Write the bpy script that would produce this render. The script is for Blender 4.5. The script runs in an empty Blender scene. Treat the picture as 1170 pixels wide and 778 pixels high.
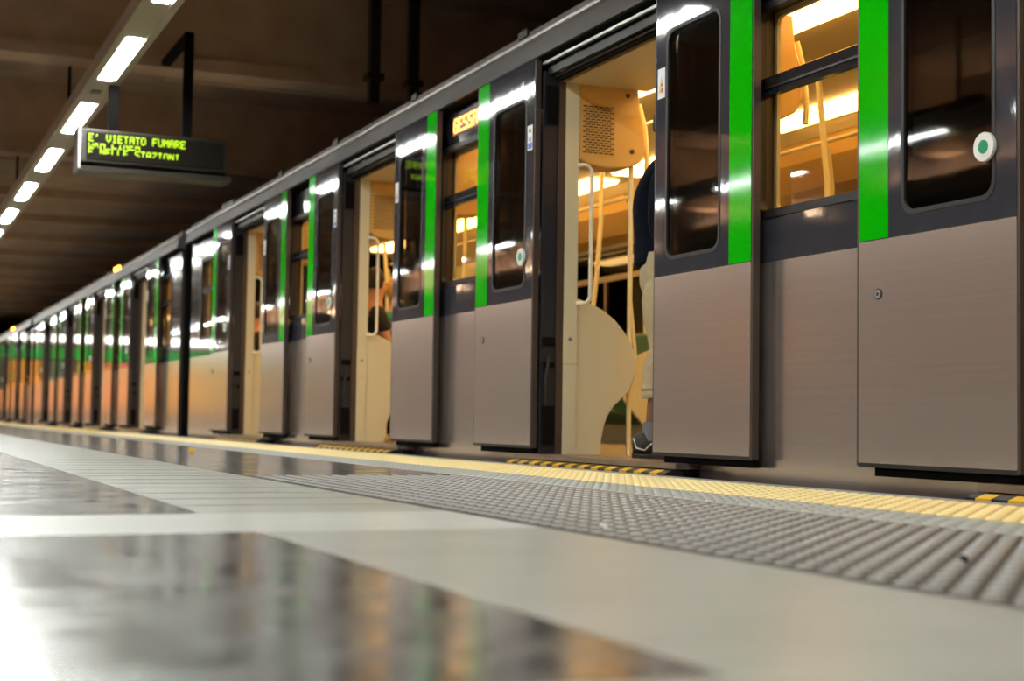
import bpy, bmesh, math, random
from mathutils import Matrix, Vector
random.seed(7)
PI = math.pi
S = bpy.context.scene
C = S.collection

# ------------------------------------------------------------------ camera
F_PX, CX, CY, CAM_H, ROLL = 1700.0, 585.0, 389.0, 0.217, 0.015
def basis(yaw, pitch, roll):
    f = Vector((math.sin(yaw)*math.cos(pitch), math.cos(yaw)*math.cos(pitch), math.sin(pitch)))
    r = Vector((math.cos(yaw), -math.sin(yaw), 0)); u = r.cross(f)
    return r*math.cos(roll)+u*math.sin(roll), u*math.cos(roll)-r*math.sin(roll), f
YAW, PITCH = math.radians(23.31405), math.radians(3.09821)
cr, cu, cf = basis(YAW, PITCH, ROLL)
cam_d = bpy.data.cameras.new('camera')
cam = bpy.data.objects.new('camera', cam_d); C.objects.link(cam)
cam_d.sensor_width = 36; cam_d.lens = F_PX/1170*36
cam_d.clip_start = 0.02; cam_d.clip_end = 200
cam_d.dof.use_dof = True; cam_d.dof.focus_distance = 5.5; cam_d.dof.aperture_fstop = 2.9
cam.matrix_world = Matrix(((cr.x, cu.x, -cf.x, 0), (cr.y, cu.y, -cf.y, 0), (cr.z, cu.z, -cf.z, CAM_H), (0, 0, 0, 1)))
S.camera = cam
# ------------------------------------------------------------------ view and world
vs = S.view_settings
vs.view_transform = 'Standard'; vs.look = 'None'; vs.gamma = 1.0; vs.use_curve_mapping = False
vs.exposure = 1.6
LAMP = 26.0            # platform tubes
CEILING_FILL = 20.0            # uplights added on the left wall to lift the ceiling
CARLAMP = 3.6         # saloon ceiling lights
S.cycles.max_bounces = 9; S.cycles.diffuse_bounces = 5; S.cycles.glossy_bounces = 5
S.cycles.transparent_max_bounces = 16; S.cycles.sample_clamp_indirect = 6
w = bpy.data.worlds.new('world'); S.world = w; w.use_nodes = True
w.node_tree.nodes['Background'].inputs[0].default_value = (0.02, 0.015, 0.012, 1)
w.node_tree.nodes['Background'].inputs[1].default_value = 0.3

# ------------------------------------------------------------------ materials
def mat(name, col, rough=0.5, metal=0.0, emit=None, es=0.0, spec=0.5, noise=None, bump=None, coat=0.0, rvar=None):
    m = bpy.data.materials.new(name); m.use_nodes = True
    nt = m.node_tree; N = nt.nodes; L = nt.links; b = N['Principled BSDF']
    b.inputs['Base Color'].default_value = (*col, 1); b.inputs['Roughness'].default_value = rough
    b.inputs['Metallic'].default_value = metal; b.inputs['Specular IOR Level'].default_value = spec
    b.inputs['Coat Weight'].default_value = coat; b.inputs['Coat Roughness'].default_value = 0.06
    if emit:
        b.inputs['Emission Color'].default_value = (*emit, 1); b.inputs['Emission Strength'].default_value = es
    tc = N.new('ShaderNodeTexCoord')
    def tex(scale, sc3, detail=4):
        mp = N.new('ShaderNodeMapping'); mp.inputs['Scale'].default_value = sc3
        L.new(tc.outputs['Object'], mp.inputs[0])
        n = N.new('ShaderNodeTexNoise'); n.inputs['Scale'].default_value = scale; n.inputs['Detail'].default_value = detail
        L.new(mp.outputs[0], n.inputs['Vector']); return n
    if noise:       # (scale, col2, lo, hi, scale3)
        n = tex(noise[0], noise[4] if len(noise) > 4 else (1, 1, 1))
        r = N.new('ShaderNodeValToRGB'); r.color_ramp.elements[0].position = noise[2]; r.color_ramp.elements[1].position = noise[3]
        r.color_ramp.elements[0].color = (*col, 1); r.color_ramp.elements[1].color = (*noise[1], 1)
        L.new(n.outputs[0], r.inputs[0]); L.new(r.outputs[0], b.inputs['Base Color'])
    if rvar:        # (scale, lo, hi, scale3)
        n = tex(rvar[0], rvar[3] if len(rvar) > 3 else (1, 1, 1))
        r = N.new('ShaderNodeMapRange'); r.inputs['From Min'].default_value = .3; r.inputs['From Max'].default_value = .7
        r.inputs['To Min'].default_value = rvar[1]; r.inputs['To Max'].default_value = rvar[2]
        L.new(n.outputs[0], r.inputs[0]); L.new(r.outputs[0], b.inputs['Roughness'])
    if bump:        # (scale, strength, distance, scale3)
        n = tex(bump[0], bump[3] if len(bump) > 3 else (1, 1, 1))
        bp = N.new('ShaderNodeBump'); bp.inputs['Strength'].default_value = bump[1]; bp.inputs['Distance'].default_value = bump[2]
        L.new(n.outputs[0], bp.inputs['Height']); L.new(bp.outputs[0], b.inputs['Normal'])
    return m
def glass(name, tint, rough=0.02, ior=1.5, extra=0.0):
    m = bpy.data.materials.new(name); m.use_nodes = True; nt = m.node_tree; N = nt.nodes; L = nt.links
    N.remove(N['Principled BSDF']); out = N['Material Output']
    t = N.new('ShaderNodeBsdfTransparent'); t.inputs[0].default_value = (*tint, 1)
    g = N.new('ShaderNodeBsdfGlossy'); g.inputs['Roughness'].default_value = rough
    fr = N.new('ShaderNodeFresnel'); fr.inputs[0].default_value = ior
    mx = N.new('ShaderNodeMixShader'); L.new(fr.outputs[0], mx.inputs[0]); L.new(t.outputs[0], mx.inputs[1]); L.new(g.outputs[0], mx.inputs[2])
    ge = N.new('ShaderNodeNewGeometry'); inv = N.new('ShaderNodeMath'); inv.operation = 'SUBTRACT'; inv.inputs[0].default_value = 1; L.new(ge.outputs['Backfacing'], inv.inputs[1])
    mu = N.new('ShaderNodeMath'); mu.operation = 'MULTIPLY'; L.new(fr.outputs[0], mu.inputs[0]); L.new(inv.outputs[0], mu.inputs[1]); L.new(mu.outputs[0], mx.inputs[0])
    L.new(mx.outputs[0], out.inputs[0]); return m
M = {}
M['paint'] = mat('dark_grey_paint', (0.036, 0.037, 0.047), 0.05, 0.0, spec=.6, bump=(9, 0.06, 0.008, (1, 1, .6)), noise=(10, (0.042, 0.043, 0.055), .3, .7))
M['blackgloss'] = mat('black_gloss_panel', (0.016, 0.016, 0.02), 0.1, 0, coat=0.4)
M['steel'] = mat('brushed_steel', (0.5, 0.435, 0.41), 0.2, 0.8, noise=(5, (0.545, 0.478, 0.452), .3, .7, (1, .08, 16)))
M['steeldark'] = mat('worn_sill_steel', (0.22, 0.17, 0.13), 0.4, 0.6, noise=(12, (0.3, 0.23, 0.17), .3, .7))
M['alu'] = mat('cantrail_aluminium', (0.4, 0.385, 0.385), 0.38, 0.6)
M['cantrail'] = mat('cantrail_dark_grey', (0.19, 0.18, 0.185), 0.36, 0.6, noise=(5, (0.15, 0.14, 0.145), .35, .7, (1, .3, 3)))
M['roof'] = mat('roof_grey', (0.16, 0.135, 0.12), 0.6, 0.2)
M['fillglow'] = mat('ceiling_fill_glow', (1, .8, .5), .5, emit=(1, .7, .46), es=CEILING_FILL)  # warm glow of the added ceiling fill
M['green'] = mat('green_stripe_paint', (0.0, 0.46, 0.0), 0.07, 0, spec=.3)
M['rubber'] = mat('black_rubber', (0.012, 0.011, 0.011), 0.5)
M['brownrub'] = mat('brown_rubber_edge', (0.06, 0.042, 0.034), 0.45)
M['jamb'] = mat('jamb_blue_grey', (0.012, 0.015, 0.024), 0.4)
M['cream'] = mat('cream_laminate', (0.62, 0.59, 0.43), 0.38)
M['creamdk'] = mat('cream_ceiling', (0.66, 0.56, 0.34), 0.45)
M['amber'] = mat('amber_cove_panel', (0.6, 0.37, 0.11), 0.3)
M['carfloor'] = mat('saloon_floor', (0.30, 0.24, 0.15), 0.4)
M['carmetal'] = mat('yellow_pole_paint', (0.85, 0.75, 0.45), 0.25, 0.1, coat=.3)
M['whitetube'] = mat('pale_handle_paint', (0.78, 0.74, 0.6), 0.3)
M['seat'] = mat('dark_green_seat', (0.03, 0.1, 0.05), 0.5)
M['grille'] = mat('grille_hole', (0.06, 0.035, 0.015), 0.7)
M['carlamp'] = mat('saloon_lamp', (1, 1, 1), 0.5, emit=(1.0, 0.58, 0.19), es=CARLAMP)
M['tube'] = mat('platform_tube', (1, 1, 1), 0.5, emit=(0.95, 1.0, 0.96), es=LAMP)
M['trunk'] = mat('trunking_enamel', (0.42, 0.38, 0.30), 0.45)
M['glass'] = glass('window_glass', (0.93, 0.9, 0.8))
M['tint'] = glass('tinted_leaf_glass', (0.42, 0.38, 0.32), 0.03, 1.5)
M['sticker'] = mat('white_sticker', (0.7, 0.72, 0.74), 0.4)
M['blue'] = mat('sticker_blue', (0.02, 0.09, 0.5), 0.4)
M['red'] = mat('sticker_red', (0.6, 0.03, 0.03), 0.4)
M['ink'] = mat('dark_ink', (0.03, 0.03, 0.05), 0.5)
M['warn'] = mat('warning_amber', (0.75, 0.45, 0.08), 0.4)
M['btnwhite'] = mat('button_ring_white', (0.8, 0.82, 0.78), 0.3)
M['btngreen'] = mat('button_green', (0.0, 0.28, 0.13), 0.35)
M['hazy'] = mat('hazard_yellow', (0.8, 0.48, 0.02), 0.45)
M['hazk'] = mat('hazard_black', (0.015, 0.013, 0.012), 0.45)
M['marker'] = mat('marker_lamp', (1, .5, .05), 0.4, emit=(1, 0.36, 0.02), es=6)
M['ledorange'] = mat('led_orange', (1, .4, .02), 0.4, emit=(1, 0.5, 0.08), es=1.5)
M['ledback'] = mat('led_panel_orange_back', (.1, .03, .0), 0.4, emit=(1, 0.2, 0.0), es=.07)
M['ledgreen'] = mat('led_yellow_green', (.5, .8, .02), 0.4, emit=(0.55, 0.9, 0.01), es=0.4)
M['signbody'] = mat('sign_bronze', (0.035, 0.028, 0.02), 0.4, 0.3)
M['signface'] = mat('sign_face', (0.012, 0.009, 0.006), 0.4, spec=.15)
M['signedge'] = mat('sign_aluminium_end', (0.5, 0.5, 0.5), 0.35, 0.6)
M['concrete'] = mat('brown_concrete', (0.42, 0.305, 0.215), 0.9, noise=(2.2, (0.33, 0.235, 0.165), .35, .7), bump=(30, .15, .01))
M['beam'] = mat('beam_concrete', (0.55, 0.39, 0.26), 0.85, noise=(3, (0.45, 0.31, 0.2), .35, .7))
M['darkwall'] = mat('tunnel_concrete', (0.035, 0.026, 0.02), 0.95)
M['wallbeige'] = mat('station_wall_panel', (0.33, 0.27, 0.235), 0.5, noise=(1.4, (0.25, 0.205, 0.18), .3, .7))
M['black'] = mat('matte_black', (0.006, 0.005, 0.005), 0.9, spec=.1)
# floor
M['stone'] = mat('dark_speckled_stone', (0.055, 0.052, 0.053), 0.2, spec=0.7, noise=(16, (0.19, 0.185, 0.18), .38, .68), rvar=(7, .12, .27), bump=(18, .03, .006))
M['pale'] = mat('pale_grey_band', (0.36, 0.36, 0.325), 0.32, noise=(5, (0.42, 0.42, 0.385), .3, .7), bump=(8, .04, .01))
M['white'] = mat('white_stone_band', (0.56, 0.58, 0.56), 0.28, noise=(6, (0.64, 0.65, 0.63), .3, .7))
M['studsheen'] = mat('grey_stud_sheen', (0.31, 0.295, 0.28), 0.22)  # sheen on the studs put into a base colour lighter than the rubber
M['yellowtop'] = mat('yellow_stud_tops', (0.92, 0.76, 0.36), 0.4)
M['studdark'] = mat('dark_studded_rubber', (0.045, 0.04, 0.037), 0.55, spec=.2, noise=(5, (0.06, 0.054, 0.05), .3, .7))
M['studgrey'] = mat('grey_tactile_stone', (0.36, 0.37, 0.35), 0.4)
M['yellow'] = mat('yellow_tactile_paint', (0.7, 0.5, 0.16), 0.45, noise=(5, (0.76, 0.57, 0.2), .3, .7))
M['edge'] = mat('platform_edge_stone', (0.3, 0.285, 0.28), 0.6)

# ------------------------------------------------------------------ mesh helpers
class MB:
    def __init__(self): self.v = []; self.f = []; self.m = []; self.names = []
    def mi(self, name):
        if name not in self.names: self.names.append(name)
        return self.names.index(name)
    def face(self, idx, m): self.f.append(tuple(idx)); self.m.append(self.mi(m))
    def box(self, a, b, m):
        x0, x1 = sorted((a[0], b[0])); y0, y1 = sorted((a[1], b[1])); z0, z1 = sorted((a[2], b[2]))
        n = len(self.v)
        self.v += [(x0,y0,z0),(x1,y0,z0),(x1,y1,z0),(x0,y1,z0),(x0,y0,z1),(x1,y0,z1),(x1,y1,z1),(x0,y1,z1)]
        for q in ((0,3,2,1),(4,5,6,7),(0,1,5,4),(1,2,6,5),(2,3,7,6),(3,0,4,7)): self.face([n+i for i in q], m)
        return self
    def prism(self, poly, axis, lo, hi, m, mside=None):
        # poly: 2-D points in the two other axes (order x,y,z without axis); extruded lo..hi
        def P(p, t):
            if axis == 'x': return (t, p[0], p[1])
            if axis == 'y': return (p[0], t, p[1])
            return (p[0], p[1], t)
        n = len(self.v); k = len(poly)
        self.v += [P(p, lo) for p in poly] + [P(p, hi) for p in poly]
        self.face([n+i for i in range(k)], m); self.face([n+k+i for i in reversed(range(k))], m)
        for i in range(k):
            j = (i+1) % k; self.face([n+i, n+k+i, n+k+j, n+j], mside or m)
        return self
    def ring(self, outer, inner, axis, lo, hi, m):
        def P(p, t):
            if axis == 'x': return (t, p[0], p[1])
            if axis == 'y': return (p[0], t, p[1])
            return (p[0], p[1], t)
        n = len(self.v); k = len(outer)
        for t in (lo, hi):
            self.v += [P(p, t) for p in outer] + [P(p, t) for p in inner]
        for i in range(k):
            j = (i+1) % k
            self.face([n+i, n+j, n+k+j, n+k+i], m)
            self.face([n+2*k+i, n+3*k+i, n+3*k+j, n+2*k+j], m)
            self.face([n+i, n+2*k+i, n+2*k+j, n+j], m)
            self.face([n+k+i, n+k+j, n+3*k+j, n+3*k+i], m)
        return self
    def tube(self, pts, r, m, seg=10, closed=False):
        pts = [Vector(p) for p in pts]; n0 = len(self.v); K = len(pts)
        prev = None
        for i, p in enumerate(pts):
            a = pts[max(i-1, 0)]; b = pts[min(i+1, K-1)]
            t = (b-a).normalized()
            if prev is None:
                up = Vector((0, 0, 1)) if abs(t.z) < .9 else Vector((1, 0, 0))
                s = t.cross(up).normalized()
            else:
                s = (prev - t*prev.dot(t)).normalized()
            prev = s; q = t.cross(s)
            rr = r[i] if isinstance(r, (list, tuple)) else r
            for k in range(seg):
                an = 2*PI*k/seg; self.v.append(tuple(p + s*math.cos(an)*rr + q*math.sin(an)*rr))
        for i in range(K-1):
            for k in range(seg):
                j = (k+1) % seg; self.face([n0+i*seg+k, n0+i*seg+j, n0+(i+1)*seg+j, n0+(i+1)*seg+k], m)
        self.face([n0+k for k in reversed(range(seg))], m); self.face([n0+(K-1)*seg+k for k in range(seg)], m)
        return self
    def disc(self, c, r, axis, h, m, seg=24):
        poly = [(r*math.cos(2*PI*i/seg), r*math.sin(2*PI*i/seg)) for i in range(seg)]
        if axis == 'x': return self.prism([(c[1]+p[0], c[2]+p[1]) for p in poly], 'x', c[0]-h, c[0], m)
        if axis == 'y': return self.prism([(c[0]+p[0], c[2]+p[1]) for p in poly], 'y', c[1]-h, c[1], m)
        return self.prism([(c[0]+p[0], c[1]+p[1]) for p in poly], 'z', c[2], c[2]+h, m)
    def build(self, name, parent=None, origin=(0, 0, 0), smooth=False, bevel=0.0):
        me = bpy.data.meshes.new(name); o0 = Vector(origin)
        me.from_pydata([tuple(Vector(v)-o0) for v in self.v], [], self.f)
        for n in self.names: me.materials.append(M[n])
        me.polygons.foreach_set('material_index', self.m)
        bm = bmesh.new(); bm.from_mesh(me); bmesh.ops.recalc_face_normals(bm, faces=bm.faces); bm.to_mesh(me); bm.free()
        if smooth:
            me.polygons.foreach_set('use_smooth', [True]*len(me.polygons))
            try: me.set_sharp_from_angle(angle=math.radians(38))
            except Exception: pass
        me.update()
        o = bpy.data.objects.new(name, me); C.objects.link(o)
        if bevel:
            b = o.modifiers.new('bevel', 'BEVEL'); b.width = bevel; b.segments = 2; b.limit_method = 'ANGLE'
        pl = Vector(parent_origin.get(parent.name, (0, 0, 0))) if parent else Vector((0, 0, 0))
        o.parent = parent; o.location = o0 - pl
        parent_origin[o.name] = tuple(o0)
        return o
parent_origin = {}
def thing(name, label, cat, origin=(0, 0, 0), group=None):
    o = bpy.data.objects.new(name, None); C.objects.link(o); o.location = origin; o.empty_display_size = .2
    o['label'] = label; o['category'] = cat
    if group: o['group'] = group
    parent_origin[o.name] = tuple(origin); return o
def tag(o, label, cat, group=None):
    o['label'] = label; o['category'] = cat
    if group: o['group'] = group
    return o
def struct(o): o['kind'] = 'structure'; return o
def rrect(y0, y1, z0, z1, r, n=6):
    pts = []
    for (cy, cz, a0) in ((y1-r, z1-r, 0), (y0+r, z1-r, PI/2), (y0+r, z0+r, PI), (y1-r, z0+r, 1.5*PI)):
        for i in range(n+1):
            a = a0 + PI/2*i/n; pts.append((cy+r*math.cos(a), cz+r*math.sin(a)))
    return pts
FONT = {'A': '01110 10001 10001 11111 10001 10001 10001', 'B': '11110 10001 10001 11110 10001 10001 11110', 'E': '11111 10000 10000 11110 10000 10000 11111',
 'F': '11111 10000 10000 11110 10000 10000 10000', 'G': '01110 10001 10000 10111 10001 10001 01110', 'I': '01110 00100 00100 00100 00100 00100 01110',
 'L': '10000 10000 10000 10000 10000 10000 11111', 'M': '10001 11011 10101 10101 10001 10001 10001', 'N': '10001 11001 10101 10101 10011 10001 10001',
 'O': '01110 10001 10001 10001 10001 10001 01110', 'R': '11110 10001 10001 11110 10100 10010 10001', 'S': '01111 10000 10000 01110 00001 00001 11110',
 'T': '11111 00100 00100 00100 00100 00100 00100', 'U': '10001 10001 10001 10001 10001 10001 01110', 'V': '10001 10001 10001 10001 10001 01010 00100',
 'Z': '11111 00001 00010 00100 01000 10000 11111', "'": '00100 00100 01000 00000 00000 00000 00000', ' ': '00000 '*7}
def dots(text, rows=(0, 7)):
    """lit cells of a 5x7 matrix text: (column, row)"""
    out = []
    for i, ch in enumerate(text):
        for r, line in enumerate(FONT[ch].split()):
            if rows[0] <= r < rows[1]:
                out += [(i*6+c, r-rows[0]) for c, b in enumerate(line) if b == '1']
    return out

# ================================================================== STRUCTURE
Y0, Y1 = -4.0, 51.2
XL_WALL = -4.8
TOP = 4.15
# --- floor: one slab surface whose stones change by region
def stone(x, y):
    if x > 2.95: return 'edge'
    if x > 2.42: return 'yellow'
    if x > 2.15: return 'studgrey'
    if x > 1.28: return 'studdark' if y < 5.5 else 'stone'
    if 2.79 < y < 3.34: return 'white'
    if x > 0.69 or 0.62 < y < 1.12: return 'pale'
    return 'stone'
fb = MB()
xs = [XL_WALL, 0.69, 1.28, 2.15, 2.42, 2.95, 3.05]
ys = [Y0, 0.62, 1.12, 2.79, 3.34, 5.5, Y1]
idx = {}
for i, x in enumerate(xs):
    for j, y in enumerate(ys): idx[i, j] = len(fb.v); fb.v.append((x, y, 0))
for i in range(len(xs)-1):
    for j in range(len(ys)-1):
        fb.face([idx[i, j], idx[i+1, j], idx[i+1, j+1], idx[i, j+1]], stone((xs[i]+xs[i+1])/2, (ys[j]+ys[j+1])/2))
fb.v += [(3.05, Y0, -.12), (3.05, Y1, -.12), (2.8, Y0, -.12), (2.8, Y1, -.12), (2.8, Y0, -1.15), (2.8, Y1, -1.15)]
n = len(fb.v)-6
fb.face([idx[6, 0], n, n+1, idx[6, 6]], 'edge'); fb.face([n, n+2, n+3, n+1], 'edge'); fb.face([n+2, n+4, n+5, n+3], 'darkwall')
floor = fb.build('floor'); struct(floor)
# slight joints across the pale band
tj = MB()
y = 3.34+.3
while y < 26:
    tj.box((0.70, y, -.001), (1.27, y+.07, .0013), 'pale'); y += .3
struct(tj.build('trim_1'))
# --- tactile studs
def studs(name, x0, x1, y0, y1, p, r, h, m):
    b = MB(); mi = b.mi(m); nx = int(round((x1-x0)/p)); px = (x1-x0)/nx
    ny = int((y1-y0)/p)
    for j in range(ny):
        y = y0+(j+.5)*p; seg = 10 if y < 8 else 6
        for i in range(nx):
            x = x0+(i+.5)*px; k = len(b.v)
            for rr, hh in ((1, 0), (.82, .75), (.55, 1)):
                b.v += [(x+r*rr*math.cos(2*PI*a/seg), y+r*rr*math.sin(2*PI*a/seg), h*hh) for a in range(seg)]
            for l in range(2):
                for a in range(seg):
                    c = (a+1) % seg; b.f.append((k+l*seg+a, k+l*seg+c, k+(l+1)*seg+c, k+(l+1)*seg+a)); b.m.append(mi)
            b.f.append(tuple(k+2*seg+a for a in range(seg))); b.m.append(mi)
    o = b.build(name, smooth=False); o.data.polygons.foreach_set('use_smooth', [True]*len(o.data.polygons)); o['kind'] = 'stuff'
    return o
tag(studs('tactile_stud_paving', 1.30, 2.13, 0.3, 5.5, .0593, .0175, .0045, 'studsheen'), 'dark grey studded rubber paving beside the pale floor band', 'paving')
tag(studs('tactile_stud_paving', 2.16, 2.41, 0.3, 12, .0593, .018, .0055, 'studgrey'), 'narrow light grey studded strip along the yellow line', 'paving')
tag(studs('tactile_stud_paving', 2.44, 2.93, 0.3, 18, .0593, .0175, .0045, 'yellowtop'), 'yellow studded safety strip along the platform edge', 'paving')
# --- tunnel trough, walls, ceiling
b = MB(); b.box((2.8, Y0, -1.25), (8.2, 75, -1.15), 'darkwall'); struct(b.build('floor_track_bed'))
b = MB(); b.box((8.2, Y0, -1.25), (8.5, 75, 5), 'darkwall'); struct(b.build('wall_right'))
b = MB(); b.box((XL_WALL-.3, Y0, -.2), (XL_WALL, Y1+.3, 5), 'wallbeige')
struct(b.build('wall_left'))
b = MB(); b.box((XL_WALL-.3, Y0-.3, -1.25), (8.5, Y0, 5), 'wallbeige'); struct(b.build('wall_back'))
b = MB(); b.box((XL_WALL-.3, Y1, -.2), (2.9, Y1+.3, 5), 'wallbeige'); struct(b.build('wall_front'))
b = MB(); b.box((2.9, 75, -1.25), (8.5, 75.3, 5), 'darkwall'); b.box((2.6, Y1, -1.25), (2.9, 75, 5), 'darkwall'); struct(b.build('wall_tunnel'))
b = MB(); b.box((XL_WALL-.3, Y0-.3, TOP), (8.5, 20.0, TOP+.3), 'concrete'); b.box((XL_WALL-.3, 20.0, 3.46), (8.5, 75.3, 3.9), 'concrete')
b.box((XL_WALL-.3, 19.9, 3.46), (8.5, 20.0, TOP+.05), 'concrete')
struct(b.build('ceiling'))
for yb, wd in [(-1.8, .32), (3.2, .32), (8.2, .32), (13.25, .32), (18.4, .32)]:
    b = MB(); b.box((XL_WALL, yb, 3.30), (8.2, yb+wd, TOP), 'beam'); b.box((XL_WALL, yb-.05, 3.30), (8.2, yb, 3.42), 'beam')
    struct(b.build('ceiling_beam'))
for k in range(10):
    yb = 22.3+2.85*k
    b = MB(); b.box((XL_WALL, yb, 3.34), (8.2, yb+.12, 3.46), 'beam'); struct(b.build('ceiling_beam'))
# --- end wall fittings and posters (seen mirrored in the train's flank)
def panel(name, label, cat, x0, x1, z0, z1, m, group=None):
    b = MB(); b.box((x0, Y1-.08, z0), (x1, Y1-.03, z1), m); return tag(b.build(name), label, cat, group)
M['poster_b'] = mat('poster_brown', (0.3, 0.16, 0.1), .5); M['poster_o'] = mat('poster_orange', (0.8, 0.3, 0.05), 0.5); M['poster_y'] = mat('poster_yellow', (0.95, 0.75, 0.05), 0.5)
M['poster_p'] = mat('poster_pink', (0.6, 0.27, 0.26), 0.5); M['poster_w'] = mat('poster_white', (0.6, 0.58, 0.62), 0.5)
M['linegreen'] = mat('line_green_band', (0.05, 0.6, 0.08), 0.4, emit=(.05, .6, .08), es=.25)
M['lightbox'] = mat('light_box_white', (1, 1, 1), .5, emit=(1, .98, .9), es=3.2)
M['lb_o'] = mat('light_box_orange', (.9, .35, .05), .5, emit=(1, .33, .03), es=.42)
M['lb_y'] = mat('light_box_yellow', (.9, .7, .05), .5, emit=(1, .75, .05), es=.4)
M['lb_r'] = mat('light_box_red', (.9, .2, .15), .5, emit=(1, .22, .14), es=.35)
panel('light_box_sign', 'long white illuminated strip sign across the far end wall', 'sign', -4.6, 2.2, 2.62, 2.83, 'lightbox')
panel('line_band', 'green band running under the light strip on the end wall', 'sign', -4.6, 2.6, 2.05, 2.40, 'linegreen')
xx = [-4.7, -3.4, -2.2, -1.0, 0.1, 1.2, 2.3]
for i, (mm, lb) in enumerate([('lb_y', 'yellow'), ('lb_o', 'orange, leftmost'), ('lb_r', 'red'), ('lb_o', 'orange, middle'), ('poster_w', 'white'), ('lb_o', 'orange, rightmost')]):
    panel('light_box_poster', lb+' tall advertising light box on the far end wall', 'poster', xx[i]+.05, xx[i+1]-.05, .35, 1.98, mm)
# left wall posters
for i, (y, mm, lb) in enumerate([(3.0, 'poster_p', 'dusty pink'), (7.2, 'poster_w', 'white'), (11.5, 'poster_b', 'brown'), (16.5, 'poster_o', 'orange'), (22, 'poster_w', 'pale lilac'), (28, 'poster_p', 'faded red'), (35, 'poster_b', 'dark brown')]):
    b = MB(); b.box((XL_WALL, y, .75), (XL_WALL+.06, y+2.2, 2.2), mm)
    b.ring(rrect(y-.06, y+2.26, .69, 2.26, .01, 1), rrect(y, y+2.2, .75, 2.2, .008, 1), 'x', XL_WALL, XL_WALL+.08, 'signbody')
    tag(b.build('wall_poster'), lb+' framed advertising poster on the left platform wall', 'poster')
# hanging shop board with letters, mirrored in a door glass
t = thing('hanging_sign_board', 'dark hanging board lettered ABB along the left light strip', 'sign', (-3.0, 12.9, 2.95))
b = MB(); b.box((-3.06, 10.9, 3.02), (-3.0, 13.2, 3.34), 'signbody'); b.box((-3.04, 11.2, 3.34), (-3.02, 11.25, TOP), 'signbody'); b.box((-3.04, 12.9, 3.34), (-3.02, 12.95, TOP), 'signbody'); b.build('sign_panel', t)
b = MB()
for c, r in dots('ABB'): b.box((-3.0, 11.38+c*.034, 3.28-r*.022), (-2.985, 11.38+c*.034+.034, 3.28-r*.022-.022), 'poster_w')
b.build('lettering', t)

# --- light trunking with its tubes
def trunking(x, label):
    t = thing('light_trunking', label, 'ceiling light', (x, 0, 2.87))
    z = 2.87; a, w1 = .045, .125
    b = MB(); b.box((x-.12, -3.4, z+.012), (x+.12, 48, z+.11), 'trunk'); b.box((x-w1, -3.4, z-.012), (x-.07, 48, z+.012), 'trunk'); b.box((x+.07, -3.4, z-.012), (x+w1, 48, z+.012), 'trunk')
    yc = [11.27+2.43*k for k in range(-6, 16)]
    prev = -3.4
    for yy in yc:
        b.box((x-.07, prev, z-.004), (x+.07, yy-.72, z+.012), 'trunk'); prev = yy+.72
    b.box((x-.07, prev, z-.004), (x+.07, 48, z+.012), 'trunk')
    b.build('housing', t)
    l0 = None
    for yy in yc:
        if l0 is None:
            q = MB(); q.box((x-a, yy-.72, z-.006), (x+a, yy+.72, z+.011), 'tube'); l0 = q.build('lamp', t, (x, yy, z))
        else:
            l = l0.copy(); C.objects.link(l); l.location = (0, yy, 0)
    q = MB(); q.box((x-.05, 12.4, z-.012), (x+.03, 12.52, z-.003), 'signbody'); q.build('speaker_grille', t, (x, 12.45, z))
    r0 = None
    for k in range(8):
        yy = -1.6+5.05*k if k < 5 else 23+5.7*(k-5)
        top = 3.32 if k < 5 else 3.46
        q = MB(); q.tube([(x-.1, yy, z+.11), (x-.1, yy, top)], .014, 'black', 8); q.build('hanger_rod', t, (x-.1, yy, z+.13))
    return t
for k in range(12):  # added row of uplights, there only to brighten the ceiling
    y = -1.0+k*4.3
    t = thing('added_fill_uplight', 'added trough uplight on the left wall that brightens the ceiling', 'fill light', (XL_WALL+.15, y, 2.9), 'added fill uplights along the left wall')
    b = MB(); b.prism([(XL_WALL, 2.9), (XL_WALL+.2, 2.95), (XL_WALL+.2, 3.08), (XL_WALL+.185, 3.08), (XL_WALL+.185, 2.98), (XL_WALL, 2.94)], 'y', y, y+3.0, 'trunk'); b.build('trough', t)
    b = MB(); b.box((XL_WALL+.03, y+.05, 2.985), (XL_WALL+.15, y+2.95, 3.01), 'fillglow'); b.build('lamp', t)
trunking(1.63, 'long ceiling light line hanging over the platform near the train')
trunking(-2.3, 'second ceiling light line on the far left side of the platform')
# --- passenger information sign
Ys = 12.0
t = thing('information_display', 'hanging dot matrix display with yellow green Italian text', 'sign', (2.0, Ys, 2.15))
b = MB()
b.prism([(Ys-.02, 2.20), (Ys+.22, 2.15), (Ys+.24, 2.44), (Ys-.0, 2.47)], 'x', 1.452, 2.62, 'signbody')
b.build('display_case', t, (2.0, Ys, 2.15), bevel=.008)
b = MB(); b.box((1.50, Ys-.032, 2.225), (2.57, Ys-.018, 2.44), 'signface'); b.build('display_face', t)
b = MB(); b.box((1.43, Ys-.05, 2.14), (1.452, Ys+.24, 2.49), 'signedge'); b.build('end_cap', t)
b = MB(); b.box((1.452, Ys-.06, 2.125), (2.64, Ys+.23, 2.165), 'signbody'); b.build('lower_rail', t)
def textline(txt, rows, x0, z0, s, m, parent, name, y, wid=1.0):
    b = MB()
    for c, r in dots(txt, rows): b.box((x0+c*s, y-.004, z0-r*s*1.15), (x0+(c+.86)*s, y, z0-(r+.86)*s*1.15), m)
    return b.build(name, parent)
sx = .0075
textline("E' VIETATO FUMARE", (0, 7), 1.51, 2.425, sx*1.0, 'ledgreen', t, 'text_line', Ys-.032)
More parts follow.
